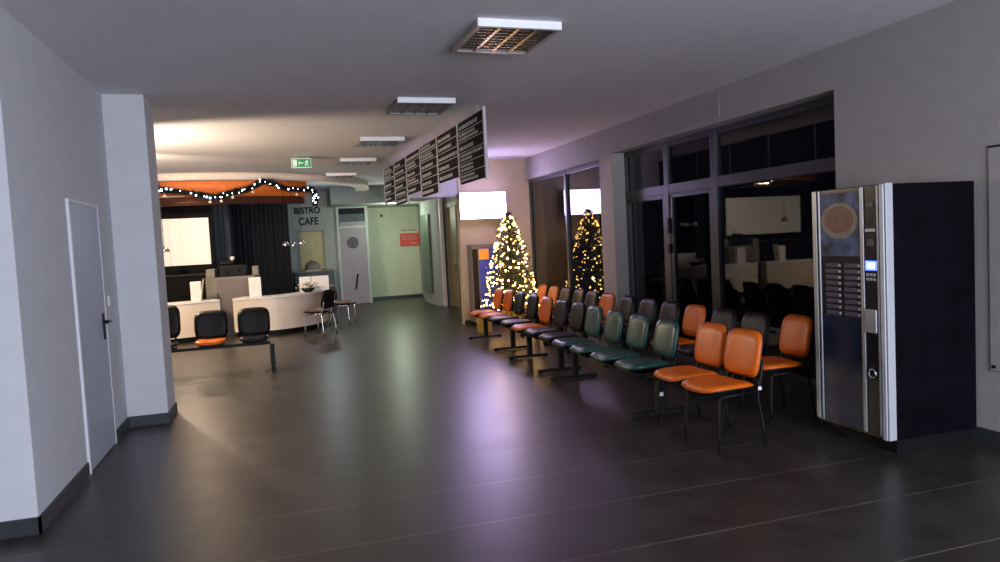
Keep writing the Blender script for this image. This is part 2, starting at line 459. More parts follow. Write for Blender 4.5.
# exit sign -------------------------------------------------------------
t = thing('exit_sign', 'small green and white emergency exit sign hanging from the ceiling', 'sign', (.46, 12.2, 2.90))
bm = new(); box(bm, -.155, .155, -.02, .02, 0, .155, .006); obj('housing', bm, 'exitw', t)
bm = new(); box(bm, -.145, .145, -.0235, -.02, .012, .143); obj('green_field', bm, 'exit', t)
bm = new()
box(bm, -.135, -.07, -.026, -.0235, .025, .13)                     # doorway
box(bm, -.04, .03, -.026, -.0235, .07, .088)                       # arrow shaft
for s in (-1, 1): box(bm, -.055, -.005, -.026, -.0235, .075+s*.014, .083+s*.014, rot=Matrix.Rotation(s*.7, 3, 'Y'))
ball(bm, (.09, -.024, .118), .011, 8)                               # head
box(bm, .072, .092, -.026, -.0235, .07, .108, rot=Matrix.Rotation(.35, 3, 'Y'))
box(bm, .05, .08, -.026, -.0235, .09, .100, rot=Matrix.Rotation(-.5, 3, 'Y')); box(bm, .09, .12, -.026, -.0235, .085, .095, rot=Matrix.Rotation(.5, 3, 'Y'))
box(bm, .058, .072, -.026, -.0235, .03, .075, rot=Matrix.Rotation(.5, 3, 'Y')); box(bm, .088, .102, -.026, -.0235, .03, .075, rot=Matrix.Rotation(-.6, 3, 'Y'))
obj('pictogram', bm, 'exitw', t)
bm = new(); tube(bm, [(-.1, 0, .155), (-.1, 0, .2)], .006, 6); tube(bm, [(.1, 0, .155), (.1, 0, .2)], .006, 6); obj('bracket', bm, 'rail', t)

# ------------------------------------------------------------------ bistro canopy ring
CX, CY = -1.5, 18.3
def arc_band(bm, R0, R1, z0, z1, a0=-178, a1=8, n=72):
    vs = []
    for i in range(n+1):
        a = math.radians(a0+(a1-a0)*i/n); c, s = math.cos(a), math.sin(a)
        vs.append([bm.verts.new((CX+R*c, CY+R*s, z)) for R, z in ((R1, z0), (R1, z1), (R0, z1), (R0, z0))])
    for A, B in zip(vs, vs[1:]):
        for k in range(4):
            f = bm.faces.new((A[k], A[(k+1) % 4], B[(k+1) % 4], B[k])); f.smooth = (k in (0, 2))
    bm.faces.new(vs[0][::-1]); bm.faces.new(vs[-1])
A0, A1 = -150, -30
bm = new(); arc_band(bm, 3.45, 3.75, 2.965, 3.1, -165, 4.4); struct('trim_5', bm, 'ringwhite')
for n_, b_ in (('ringorange', (3.35, 3.45, 2.68, 3.1)), ):
    bm = new(); arc_band(bm, *b_, A0, -51); struct('trim_6', bm, n_)
bm = new(); arc_band(bm, 3.25, 3.35, 2.53, 2.95, A0, -51); struct('trim_7', bm, 'ringbrown')
bm = new(); arc_band(bm, 3.45, 3.53, 2.68, 2.70, A0, -92); struct('trim_8', bm, 'bauble')

# garland ---------------------------------------------------------------
gp = [(-2.9, 14.5, 2.86), (-2.5, 14.42, 2.84), (-2.02, 14.40, 2.81), (-1.89, 14.38, 2.77), (-1.64, 14.36, 2.74), (-1.3, 14.37, 2.68), (-1.17, 14.37, 2.64), (-1.0, 14.39, 2.63), (-.87, 14.41, 2.67), (-.69, 14.44, 2.72), (-.52, 14.49, 2.75), (-.33, 14.54, 2.83), (-.2, 14.58, 2.91), (-.02, 14.65, 2.88), (.22, 14.76, 2.79), (.5, 14.91, 2.76), (.70, 15.04, 2.78), (.80, 15.12, 2.68), (.80, 15.14, 2.58), (.78, 15.14, 2.48)]
gl = thing('garland', 'dark fir garland with cold white lights draped along the orange bistro fascia', 'garland', gp[5])
inv = -Vector(gp[5])
G = [p+inv for p in catmull(gp, 8)]
bm = new(); tube(bm, G, .012, 6); obj('wire', bm, 'tinsel', gl)
rg = random.Random(5)
bm = new()
for p, q in zip(G, G[1:]):
    for _ in range(60):
        c = p.lerp(q, rg.random()); d = Vector((rg.gauss(0, 1), rg.gauss(0, 1), rg.gauss(0, 1))).normalized()
        L = rg.uniform(.05, .11); s = d.cross(Vector((rg.random(), rg.random(), 1))).normalized()*.011
        vs = [bm.verts.new(c-s), bm.verts.new(c+s), bm.verts.new(c+d*L)]; bm.faces.new(vs)
o = obj('needles', bm, 'tinsel', gl)
bulb_me = None
def bulb_copy(first, parent, loc, s=1):
    o = first.copy(); COL.objects.link(o); o.parent = parent; o.location = loc; o.scale = (s,)*3; return o
bm = new(); ball(bm, (0, 0, 0), .015, 8); fb = obj('bulb', bm, 'bulb_c', gl); fb.location = G[20]+Vector((0, -.05, 0))
n = len(G)
for k in range(44):
    i = int((k+.5)/44*n); p = G[min(i, n-1)]
    bulb_copy(fb, gl, p+Vector((rg.uniform(-.03, .03), -.06+rg.uniform(-.01, .01), rg.uniform(-.035, .035))), rg.uniform(.5, 1.15))
for k in range(6):
    bulb_copy(fb, gl, G[-1-rg.randint(0, 20)]+Vector((rg.uniform(-.06, .06), -.06, rg.uniform(-.03, .03))), rg.uniform(.5, 1.0))
bm = new(); ball(bm, (0, 0, 0), .027, 12); tube(bm, [(0, 0, .025), (0, 0, .06)], .003, 5)
bb = obj('bauble', bm, 'bauble', gl); bb.location = G[60]+Vector((0, -.06, -.10))
for i in (24, 50, 70, 86, 118):
    bulb_copy(bb, gl, G[i]+Vector((0, -.06, -.10)))

# bistro furnishing ------------------------------------------------------
t = thing('bright_panel', 'large bright white panel on the dark bistro wall', 'wall panel', (-2.45, 16.085, 1.37))
bm = new(); box(bm, -1.15, 1.12, -.05, 0, 0, .96, .006); obj('panel_face', bm, 'board', t)  # plain white board, its brightness partly from emission in the material
bm = new()
for x in (-.4, .36): box(bm, x-.003, x+.003, -.053, -.05, 0, .96)
obj('joint', bm, 'bauble', t)
# dark back counter under it
t = thing('back_counter', 'dark low back counter below the bright white panel', 'counter', (-3.2, 15.75, 0))
bm = new(); box(bm, -2.2, 1.85, -.3, .33, .08, 1.15, .006); obj('cabinet', bm, 'dark_wall', t)
bm = new(); box(bm, -2.22, 1.87, -.33, .33, 1.15, 1.19, .005); obj('worktop', bm, 'black', t)
bm = new(); box(bm, -2.1, 1.75, -.25, .33, 0, .08); obj('plinth', bm, 'black', t)

def curve_counter(name, label, pts, depth, h0, h1):
    t = thing(name, label, 'counter', (pts[0][0], pts[0][1], 0))
    P = [p for p in catmull([(x, y, 0) for x, y in pts], 6)]
    off = Vector((-pts[0][0], -pts[0][1], 0))
    def inner(k):
        out = []
        for i, p in enumerate(P):
            d = (P[min(i+1, len(P)-1)]-P[max(i-1, 0)]).normalized(); nrm = Vector((-d.y, d.x, 0))
            out.append(p+nrm*k+off)
        return out
    for nm, a, b, z0, z1, m in (('front_panel', 0, depth, h0, h1-.03, 'cream'), ('counter_top', -.015, depth+.02, h1-.03, h1, 'white'), ('plinth', .10, depth-.05, 0, h0, 'black')):
        A, B = inner(a), inner(b)
        bm = new(); prism(bm, [(v.x, v.y) for v in A]+[(v.x, v.y) for v in B[::-1]], z0, z1); obj(nm, bm, m, t)
    return t
curve_counter('bistro_counter', 'curved cream bistro counter section at the right, beside the cafe chairs', [(-.86, 14.22), (-.5, 14.09), (-.09, 14.06), (.31, 14.24), (.65, 14.58), (.85, 15.0), (.93, 15.4)], .45, .1, .73)
curve_counter('bistro_counter', 'short cream bistro counter section at the left, behind the two black bench seats', [(-3.9, 14.35), (-3.0, 13.98), (-2.3, 13.90), (-1.7, 13.98), (-1.08, 14.18)], .45, .1, .73)
# grey cabinet in the gap
t = thing('service_cabinet', 'olive grey box cabinet standing behind the gap in the cream counter', 'cabinet', (-.88, 15.1, 0))
bm = new(); prism(bm, [(-.48, -.28), (-.30, -.36), (.42, -.36), (.50, -.2), (.50, .3), (-.48, .3)], 0, 1.12); obj('cabinet_body', bm, 'olive', t)
bm = new(); box(bm, -.28, .38, -.375, -.36, .05, 1.08, .004); obj('front_panel', bm, 'olivedk', t)
bm = new(); box(bm, -.46, -.30, -.3, .25, 1.12, 1.28, .01); obj('side_upstand', bm, 'olive', t)
bm = new(); box(bm, .38, .49, -.3, .25, 1.12, 1.30, .01); obj('side_upstand', bm, 'olive', t)
t = thing('coffee_maker', 'dark espresso machine on top of the olive grey cabinet', 'coffee machine', (-.88, 15.1, 1.12))
bm = new(); box(bm, -.24, .28, -.15, .2, 0, .22, .02); obj('body', bm, 'black', t)
bm = new(); box(bm, -.2, .02, -.1, .12, .22, .30, .03); obj('bean_hopper', bm, 'black', t)
bm = new(); tube(bm, [(-.1, -.15, .12), (-.1, -.24, .1)], .018); tube(bm, [(.12, -.15, .12), (.12, -.24, .1)], .018); obj('portafilter', bm, 'blackmet', t)
bm = new(); lathe(bm, [(0, 0), (.025, 0), (.038, .03), (.042, .08), (.036, .08), (.03, .03), (0, .02)], (-.86, 15.08, 1.425)); tag(obj('cup', bm, 'white'), 'small white cup on top of the espresso machine', 'cup')
# white boxes on the counter
t = thing('napkin_dispenser', 'upright white box with a leaning leaflet on the left counter section', 'box', (-1.46, 14.2, .73))
bm = new(); box(bm, -.1, .08, -.08, .08, 0, .36, .008); obj('body', bm, 'white', t)
bm = new(); box(bm, .09, .10, -.1, .08, 0.005, .40, rot=Matrix.Rotation(.16, 3, 'Y')); obj('leaflet', bm, 'cream', t)
t = thing('menu_holder', 'white upright holder on the left end of the curved counter', 'box', (-.45, 14.3, .73))
bm = new(); box(bm, -.11, .11, -.05, .05, 0.015, .37, .006); obj('body', bm, 'white', t)
bm = new(); box(bm, -.12, .12, -.07, .07, 0, .015, .003); obj('base', bm, 'white', t)
# white crates behind the flowers
for x, w, lb in ((.45, .11, 'smaller white panel standing behind the flowers on the counter'), (.74, .17, 'wider white panel standing right of the smaller one behind the flowers')):
    t = thing('display_stand', lb, 'display', (x+.03, 14.88-.02, .73))
    bm = new(); box(bm, -w, w, 0, .02, .0, .30, .004); obj('panel_face', bm, 'white', t)
    bm = new(); box(bm, -w, w, .02, .10, 0, .015, .003); obj('foot', bm, 'white', t)
t = thing('flower_bowl', 'low bowl of pale blossoms and dark leaves on the counter', 'flowers', (.52, 14.66, .73))
bm = new(); lathe(bm, [(0, 0), (.07, 0), (.12, .05), (.13, .08), (.12, .08), (.10, .05), (0, .04)]); obj('bowl', bm, 'black', t)
bm = new(); bl = new()
for k in range(60):
    a = rg.uniform(0, 2*PI); r = rg.uniform(.02, .24); z = .08+rg.uniform(.0, .12)*(1.1-r*2)
    c = Vector((math.cos(a)*r, math.sin(a)*r*.6, z))
    if k < 22:
        ball(bm, c, rg.uniform(.012, .022), 6)
    else:
        d = Vector((math.cos(a), math.sin(a), .3)).normalized()*.07; s = Vector((-d.y, d.x, .02))*.25
        bl.faces.new([bl.verts.new(c-s), bl.verts.new(c-d*.5), bl.verts.new(c+s), bl.verts.new(c+d*.6)])
obj('blossoms', bm, 'bauble', t); obj('leaves', bl, 'leaf', t)

# pendant lamps
def pendant(x, y, z, lb, s=1, first=None):
    if first: o = copy_tree(first)
    else:
        o = thing('pendant_lamp', lb, 'lamp')
        bm = new(); lathe(bm, [(.015, .1), (.05, .09), (.085, .05), (.10, 0), (.094, 0), (.08, .045), (.045, .082), (0, .09)]); obj('lamp_shade', bm, 'chrome', o)
        bm = new(); tube(bm, [(0, 0, .1), (0, 0, 3.1-z)], .005, 6); obj('cord', bm, 'black', o)
        bm = new(); ball(bm, (0, 0, .02), .03, 10); obj('lamp_bulb', bm, 'cupw', o)
    o.location = (x, y, z); o.scale = (s, s, 1); tag(o, lb, 'lamp', 'dark metal pendant lamps'); return o
p0 = pendant(-2.02, 14.7, 1.66, 'round dark pendant lamp hanging in front of the bright white panel')
pendant(.16, 15.2, 1.66, 'leftmost of three small pendant lamps left of the cafe hatch', .75, p0)
pendant(.31, 15.3, 1.64, 'middle one of three small pendant lamps beside the cafe hatch', .65, p0)
pendant(.47, 15.2, 1.67, 'rightmost of three small pendant lamps, against the yellow hatch', .75, p0)

# curtains behind the bistro
def curtain(x0, x1, y, z1, m, name, lb):
    bm = new(); n = 60; a = []; b = []
    for i in range(n+1):
        u = i/n; x = x0+(x1-x0)*u; yy = y+.03*math.sin(u*(x1-x0)*60)+.012*math.sin(u*31)
        a.append(bm.verts.new((x, yy, 0.02))); b.append(bm.verts.new((x, yy+.01, z1)))
    for i in range(n): f = bm.faces.new((a[i], a[i+1], b[i+1], b[i])); f.smooth = True
    o = obj(name, bm, m); tag(o, lb, 'curtain')
    return o
curtain(-1.36, -.98, 17, 3.08, 'curtain', 'curtain', 'blue grey hanging curtain right of the bright white panel')
curtain(-.95, .30, 18.5, 3.08, 'darkcurtain', 'curtain', 'dark navy curtain closing the middle of the bistro back')

# cafe wall: lettering, hatch, shelf
sg = thing('wall_lettering', 'black BISTRO CAFE lettering on the grey wall', 'sign', (.84, 19.99, 2.5))
text('lettering', 'BISTRO', .235, 'blk_letter', sg, (-.02, 0, .09), (PI/2, 0, 0), sx=.88)
text('lettering', 'CAFE', .27, 'blk_letter', sg, (.0, 0, -.20), (PI/2, 0, 0), sx=.82)
ht = thing('serving_hatch', 'olive yellow glazed serving hatch below the cafe lettering', 'hatch', (.88, 20, 1.02))
bm = new(); box(bm, -.30, .30, -.015, 0, 0, 1.0, .004); obj('glazing', bm, 'yellowish', ht)
bm = new()
for a in ((-.34, -.30, 0, 1.04), (.30, .34, 0, 1.04)): box(bm, a[0], a[1], -.03, 0, a[2], a[3])
box(bm, -.34, .34, -.03, 0, 1.0, 1.04); box(bm, -.36, .36, -.03, 0, -.01, 0); obj('hatch_frame', bm, 'olive', ht)
t = thing('cake_dome', 'dark domed cover standing on the grey blue sideboard before the hatch', 'cake dome', (.86, 19.68, 1.0))
bm = new(); lathe(bm, [(.2, 0), (.2, .03), (.19, .1), (.15, .19), (.08, .24), (0, .25)]); obj('dome', bm, 'olivedk', t)
bm = new(); lathe(bm, [(0, -.0), (.22, 0), (.22, .012), (0, .012)]); obj('plate', bm, 'white', t)
bm = new(); ball(bm, (0, 0, .27), .025); obj('knob', bm, 'chrome', t)
t = thing('sideboard', 'grey blue sideboard under the yellow hatch', 'cabinet', (.88, 19.72, 0))
bm = new(); box(bm, -.5, .5, -.24, .24, 0, .96, .01); obj('carcass', bm, 'curtain', t)
bm = new(); box(bm, -.53, .53, -.26, .25, .96, 1.0, .005); obj('top', bm, 'olive', t)
bm = new()
for s in (-1, 1): box(bm, s*.25-.23, s*.25+.23, -.255, -.24, .08, .93, .004)
obj('door', bm, 'curtain', t)

# café wall door (door_2)
d2 = struct('door_2', (lambda b: (box(b, 1.63, 2.33, 19.97, 20.0, .01, 2.07, .004), b)[1])(new()), 'pgrey')
bm = new(); box(bm, 1.56, 1.63, 19.95, 20.0, 0, 2.68, .004); box(bm, 2.33, 2.40, 19.95, 20.0, 0, 2.68, .004); box(bm, 1.63, 2.33, 19.95, 20.0, 2.07, 2.14, .004); box(bm, 1.63, 2.33, 19.95, 20.0, 2.62, 2.68, .004)
obj('door_frame', bm, 'frame2', d2)
bm = new(); box(bm, 1.63, 2.33, 19.98, 20.0, 2.14, 2.62); obj('transom_pane', bm, 'curtain', d2)
bm = new(); box(bm, 1.63, 2.33, 19.972, 19.98, 2.46, 2.62); obj('transom_blind', bm, 'black', d2)
bm = new(); box(bm, 1.66, 2.33, 19.972, 19.98, 2.14, 2.25); obj('transom_strip', bm, 'pgrey', d2)
bm = new(); r = bmesh.ops.create_cone(bm, cap_ends=True, segments=32, radius1=.16, radius2=.16, depth=.008)
for v in bm.verts: v.co = Vector((1.97+v.co.x, 19.965+v.co.z, 1.68+v.co.y))
e = obj('round_emblem', bm, 'emblem', d2); e['label'] = 'round dark emblem on the door leaf'
bm = new(); tube(bm, [(1.98, 19.93, .42), (2.05, 19.93, .82)], .02, 8); tube(bm, [(1.98, 19.97, .42), (1.98, 19.93, .42)], .012, 6); tube(bm, [(2.05, 19.97, .82), (2.05, 19.93, .82)], .012, 6)
obj('door_handle', bm, 'black', d2)

# red sign on green wall
t = thing('red_sign', 'red rectangular notice with pale writing on the pale green end wall', 'sign', (3.72, 21.0, 1.69))
bm = new(); box(bm, -.29, .29, -.02, 0, -.19, .19, .003); obj('plate', bm, 'red', t)
bm = new(); r2 = random.Random(11)
for z, u0, wd, hh in ((.08, -.24, .42, .035), (.01, -.24, .45, .03), (-.13, .02, .24, .055)):
    def place(u, v, w, h2): box(bm, u0+u, u0+u+w, -.024, -.02, z+v, z+v+h2)
    strokes(bm, place, wd, hh, r2)
obj('lettering', bm, 'letter', t)
bm = new()
def place(u, v, w, h2): box(bm, 3.48+u, 3.48+u+w, 20.994, 21.0, 1.95+v, 1.95+v+h2)
strokes(bm, place, .46, .04, r2)
tag(obj('wall_lettering', bm, 'emblem'), 'small grey line of writing on the wall just above the red notice', 'sign')
bm = new(); ball(bm, (2.93, 20.97, 2.42), .04, 10); tag(obj('wall_sensor', bm, 'emblem'), 'small dark round sensor high on the pale green end wall', 'sensor')

# corridor doors (door_3) and glazed strip
d3 = struct('door_3', (lambda b: (box(b, 3.97, 4.0, 16.16, 17.1, .01, 2.4, .004), box(b, 3.97, 4.0, 15.2, 16.12, .01, 2.4, .004), b)[2])(new()), 'timber')
bm = new(); box(bm, 3.93, 4.0, 17.1, 17.16, 0, 2.5); box(bm, 3.93, 4.0, 15.1, 15.2, 0, 2.5); box(bm, 3.93, 4.0, 15.2, 17.1, 2.4, 2.5); box(bm, 3.94, 4.0, 16.12, 16.16, 0, 2.4); obj('door_frame', bm, 'olive', d3)
bm = new()
for yy in (16.3, 15.95): tube(bm, [(3.93, yy, .9), (3.93, yy, 1.2)], .015, 8)
obj('door_handle', bm, 'chrome', d3)
w3 = struct('window_3', (lambda b: (box(b, 3.66, 3.70, 17.95, 18.9, .3, 2.3, .004), b)[1])(new()), 'darkgreen')

# ------------------------------------------------------------------ TV, kiosk
t = thing('television', 'glowing white screen hanging high on the end wall left of the tree', 'television', (3.70, 12.95, 1.98), math.radians(3))
bm = new(); box(bm, -.46, .46, -.02, .03, -.01, .49, .008); obj('casing', bm, 'black', t)
bm = new(); box(bm, -.45, .45, -.026, -.02, .0, .48); obj('screen', bm, 'screen', t)
bm = new(); box(bm, -.12, .12, .03, .07, .15, .38); box(bm, -.03, .03, .07, .25, .24, .30); obj('wall_bracket', bm, 'blackmet', t)

t = thing('drinks_machine', 'blue fronted machine with orange square left of the lit tree', 'vending machine', (3.68, 13.0, 0))
bm = new(); box(bm, -.27, .27, -.12, .19, .06, 1.5, .01); obj('cabinet', bm, 'olivedk', t)
bm = new(); box(bm, -.13, .25, -.132, -.12, .15, 1.45, .004); obj('front_panel', bm, 'blue', t)
bm = new(); box(bm, -.13, .06, -.138, -.132, 1.22, 1.42, .003); obj('sticker', bm, 'orangepatch', t)
bm = new(); box(bm, -.255, -.15, -.128, -.12, .3, 1.42, .003); obj('side_slot', bm, 'black', t)
bm = new(); box(bm, -.24, .24, -.10, .18, 0, .06); obj('plinth', bm, 'black', t)
bm = new()
for k in range(5): ball(bm, (.0+.05*(k % 2), -.134, .35+.18*k), .016, 8)
obj('buttons', bm, 'letter', t)

# ------------------------------------------------------------------ Christmas tree
TX, TY = 3.96, 12.27
tr = thing('christmas_tree', 'slim green Christmas tree standing beside the second window', 'christmas tree', (TX, TY, 0))
bm = new(); tube(bm, [(0, 0, .05), (0, 0, 2.0)], lambda t: .035*(1-t)+.008, 8); obj('trunk', bm, 'bark', tr)
bm = new(); rt = random.Random(2)
tips = []
def needle(bm, c, d, L, w):
    s = d.cross(Vector((rt.random()-.5, rt.random()-.5, rt.random()))).normalized()*w
    bm.faces.new([bm.verts.new(c-s), bm.verts.new(c+s), bm.verts.new(c+d*L)])
nb = 260
for k in range(nb):
    u = (k/nb)**.8
    z = .35+1.68*u; R = .50*(1-u)**.72+.04; a = k*2.39996+rt.uniform(-.3, .3)
    d = Vector((math.cos(a), math.sin(a), .12-.25*(1-u)+.5*u)).normalized()
    L = R*rt.uniform(.8, 1.12); p0_ = Vector((0, 0, z))
    tube(bm, [p0_, p0_+d*L], .004, 4)
    tips.append(p0_+d*L)
    m_ = int(14+L*95)
    for j in range(m_):
        q = rt.uniform(.15, 1.03); c = p0_+d*L*q
        dd = (d*.6+Vector((rt.gauss(0, 1), rt.gauss(0, 1), rt.gauss(0, .8))).normalized()).normalized()
        needle(bm, c, dd, rt.uniform(.04, .085)*(.6+.4*(1-u)), .006)
obj('foliage', bm, 'leaf', tr)
bm = new(); lathe(bm, [(0, 0), (.17, 0), (.19, .05), (.21, .28), (.22, .3), (.19, .3), (.17, .1), (0, .08)]); obj('pot', bm, 'gold', tr)
sl = thing('string_lights', 'warm golden fairy lights wound round the Christmas tree', 'lights', (TX, TY, 0))
bm = new(); wp = []
for k in range(260):
    u = k/259; z = .38+1.6*u; R = (.46*(1-u)**.72+.03); a = u*2*PI*9
    wp.append((math.cos(a)*R, math.sin(a)*R, z+.02*math.sin(a*3)))
tube(bm, wp, .003, 4); obj('wire', bm, 'leaf', sl)
bm = new(); ball(bm, (0, 0, 0), .015, 8); wb = obj('bulb', bm, 'bulb_w', sl)
allb = []
for k in range(330):
    u = rt.random()**1.15; z = .36+1.62*u; R = (.47*(1-u)**.72+.05)*rt.uniform(.92, 1.1)
    a = rt.uniform(-PI, PI); allb.append((Vector((math.cos(a)*R, math.sin(a)*R, z)), a))
allb.sort(key=lambda b: abs(((b[1]+PI/2+.3+PI) % (2*PI))-PI))   # those facing the hall first
wb.location = allb[0][0]
for p, a in allb[1:100]: bulb_copy(wb, sl, p, rt.uniform(.7, 1.35))
bm = new()
for p, a in allb[100:]: ball(bm, p, .012, 6)
o = obj('bulb_remainder', bm, 'bulb_w', sl); o['kind'] = 'stuff'
# gold bin
t = thing('gift_bin', 'shiny gold cylindrical bin on the floor below the far orange seats', 'bin', (3.32, 11.9, 0))
bm = new(); lathe(bm, [(0, 0), (.125, 0), (.14, .32), (.147, .33), (.14, .34), (.13, .32), (.12, .03), (0, .03)], seg=32); obj('body', bm, 'gold', t)
bm = new(); lathe(bm, [(.14, .31), (.15, .315), (.15, .345), (.14, .345)], seg=32); obj('rim', bm, 'gold', t)

# ------------------------------------------------------------------ chairs
def seat_fn(cx, z):
    def fn(u, v, s):       # u along width (y), v along depth (x); front at -x
        x = -v; drop = -.9*max(0, -x-.13)**2*3 if x < 0 else 0
        dz = .35*u*u-.05*max(0, 1)*0+drop+.25*max(0, x-.1)**2
        return Vector((cx+x, u, z+dz+s))
    return fn
def back_fn(cx, z, tilt=.20, bend=.55, sgn=-1):
    def fn(u, v, s):
        x = cx+v*tilt - bend*u*u*.9 + .25*v*v*.6
        return Vector((x+sgn*s, u, z+v))
    return fn
SEAT, BACK = {}, {}
def me_of(bm, m):
    me = bpy.data.meshes.new('chair_part'); bmesh.ops.recalc_face_normals(bm, faces=bm.faces); bm.to_mesh(me); bm.free(); me.materials.append(M[m]); return me
def shared(name, me, parent, loc=(0, 0, 0)):
    o = bpy.data.objects.new(name, me); COL.objects.link(o); o.parent = parent; o.location = loc; return o
ME = {}
for c in ('orange', 'teal', 'char', 'brown', 'black'):
    bm = new(); pad(bm, .445, .42, .032, seat_fn(0, .435)); ME['seat_'+c] = me_of(bm, c)
    bm = new(); pad(bm, .40, .35, .028, back_fn(.255, .655)); ME['back_'+c] = me_of(bm, c)
bm = new(); pad(bm, .435, .41, -.022, seat_fn(0, .427)); ME['pan'] = me_of(bm, 'black')
bm = new(); pad(bm, .40, .352, .024, back_fn(.262, .655, sgn=1)); ME['shell'] = me_of(bm, 'black')
bm = new()
for s in (-.13, .13):
    tube(bm, [(.05, s, .39), (.17, s, .385), (.235, s, .41), (.26, s, .50), (.285, s, .62)], .013, 8, smooth=4, ry=.008)
tube(bm, [(.268, -.13, .54), (.268, .13, .54)], .008, 8)
ME['backbracket'] = me_of(bm, 'black')
FEET = .24
def one_seat(t, y, c):
    s = shared('seat', ME['seat_'+c], t, (0, y, 0)); shared('seat_pan', ME['pan'], s)
    s['label'] = {'orange': 'orange vinyl seat', 'teal': 'teal green vinyl seat', 'char': 'charcoal vinyl seat', 'black': 'black vinyl seat', 'brown': 'brown seat'}[c]
    b = shared('backrest', ME['back_'+c], t, (0, y, 0)); shared('back_shell', ME['shell'], b); shared('back_bracket', ME['backbracket'], b)
    b['label'] = s['label'].replace('seat', 'backrest')
def bench(label, X, ys, cols, posts, group, sticker=False, y_org=None, rz=0, legs='T'):
    y0 = sum(ys)/len(ys)
    t = thing('beam_bench', label, 'bench', (X+.05, y0, 0), 0, group); t.scale.z = .965
    for y, c in zip(ys, cols): one_seat(t, y-y0, c)
    a, b = min(ys)-y0-.2, max(ys)-y0+.2
    bm = new(); box(bm, .01, .09, a, b, .335, .375, .004)
    for y in ys: box(bm, -.14, .16, y-y0-.16, y-y0+.16, .375, .388)
    obj('beam', bm, 'blackmet', t)
    for k, py in enumerate(posts):
        p = py-y0
        bm = new(); box(bm, .02, .08, p-.03, p+.03, .04, .335, .004); box(bm, -FEET, FEET+.06, p-.025, p+.025, .012, .045, .006)
        for x in (-FEET+.03, FEET+.03): box(bm, x-.02, x+.02, p-.022, p+.022, 0, .012)
        l = obj('leg', bm, 'blackmet', t)
        if sticker and k == 1:
            bm = new(); box(bm, .035, .07, p-.0335, p-.030, .18, .215); s = obj('sticker', bm, 'white', l); s['label'] = 'small white sticker'
    return t
XF = 3.0
g1 = 'beam benches in the front row facing the hall'; g2 = 'beam benches in the back row along the windows'
bench('far four seat beam bench of the front row, two orange and two charcoal seats', XF+.03, [11.02, 10.50, 9.98, 9.40], ['orange', 'orange', 'char', 'char'], [11.15, 9.75], g1)
bench('middle three seat beam bench of the front row, one orange seat then two charcoal ones', XF+.0, [8.80, 8.27, 7.75], ['orange', 'char', 'char'], [8.95, 7.85], g1)
bench('four seat teal green beam bench in the front row beside the orange chairs', XF-.03, [7.24, 6.74, 6.22, 5.69], ['teal']*4, [7.35, 5.5], g1, sticker=True)
XB = 3.82
bench('far back row beam bench near the tree with two orange and two charcoal seats', XB, [11.12, 10.62, 10.12, 9.62], ['orange', 'orange', 'char', 'char'], [10.9, 9.85], g2)
bench('back row beam bench before the wall pillar, orange seat second from far end', XB, [9.17, 8.68, 8.12, 7.58], ['char', 'orange', 'char', 'char'], [9.0, 7.8], g2)
bench('back row beam bench before the large window, orange seat second from far end', XB, [7.08, 6.58, 6.07, 5.58], ['char', 'orange', 'char', 'char'], [6.9, 5.8], g2)

def chair(label, loc, rz, c, legm='blackmet', group=None, tagged=False):
    t = thing('stacking_chair', label, 'chair', loc, rz, group)
    one_seat(t, 0, c)
    for s in (-1, 1):
        bm = new(); tube(bm, [(-.08, s*.18, .40), (-.12, s*.19, .385), (-.135, s*.193, .33), (-.15, s*.20, .008)], .011, 8, smooth=3); obj('leg', bm, legm, t)
        bm = new(); tube(bm, [(.27, s*.17, .62), (.25, s*.18, .50), (.215, s*.185, .40), (.22, s*.19, .30), (.26, s*.205, .008)], .011, 8, smooth=3); obj('leg', bm, legm, t)
    bm = new()
    for s in (-1, 1): tube(bm, [(-.12, s*.19, .392), (.215, s*.185, .40)], .011, 8)
    tube(bm, [(-.10, -.185, .395), (-.10, .185, .395)], .009, 8); tube(bm, [(.18, -.185, .395), (.18, .185, .395)], .009, 8)
    obj('seat_frame', bm, legm, t)
    bm = new()
    for x in (-.15, .26):
        for s in (-.202, .202): lathe(bm, [(0, 0), (.015, 0), (.015, .02), (0, .02)], (x, s, 0), 10)
    obj('glides', bm, 'black', t)
    if tagged:
        bm = new(); box(bm, .205, .235, -.201, -.197, .41, .435); s = obj('sticker', bm, 'white', t); s['label'] = 'small white tag'
    return t
chair('orange four legged chair nearest the viewer, end of the front row', (3.03, 4.57, .0), math.radians(4), 'orange', group='four legged orange chairs', tagged=True)
chair('second orange four legged chair from the viewer, beside the teal bench', (3.05, 5.03, 0), math.radians(2), 'orange', group='four legged orange chairs')
chair('lone orange four legged chair in the back row beside the vending machine', (3.86, 5.03, 0), math.radians(-3), 'orange', group='four legged orange chairs')

# left bench (its back turned to the viewer): local -x faces +Y
lb = bench('black backed beam bench before the bistro counter with one orange seat in its middle', 0, [-.28, .27, .86], ['char', 'orange', 'char'], [-.50, 1.05], None)
for k in kids(lb):
    if k.name.startswith('backrest'):
        k.data = ME['back_black']; k['label'] = 'black backrest'
        k.scale = (1, 1.06, 1.14); k.location.z = -.10
        if k.location.y > .4: k.scale.z = 1.32; k.location.z = -.13
    if k.name.startswith('seat'): k.scale = (.9, .88, 1)
lb.location = (-.94, 10.2, 0); lb.rotation_euler.z = math.radians(90)
# cafe chairs
c1 = chair('brown seated chrome legged chair with black back, pulled up to the curved counter', (.62, 13.55, 0), math.radians(-38), 'brown', 'chrome', 'chrome legged cafe chairs')
for k in kids(c1):
    if k.name.startswith('backrest'): k.data = ME['back_black']; k['label'] = 'black backrest'
c2 = chair('farther chrome legged cafe chair with red brown back, behind the nearer cafe chair', (1.24, 15.0, 0), math.radians(155), 'brown', 'chrome', 'chrome legged cafe chairs')

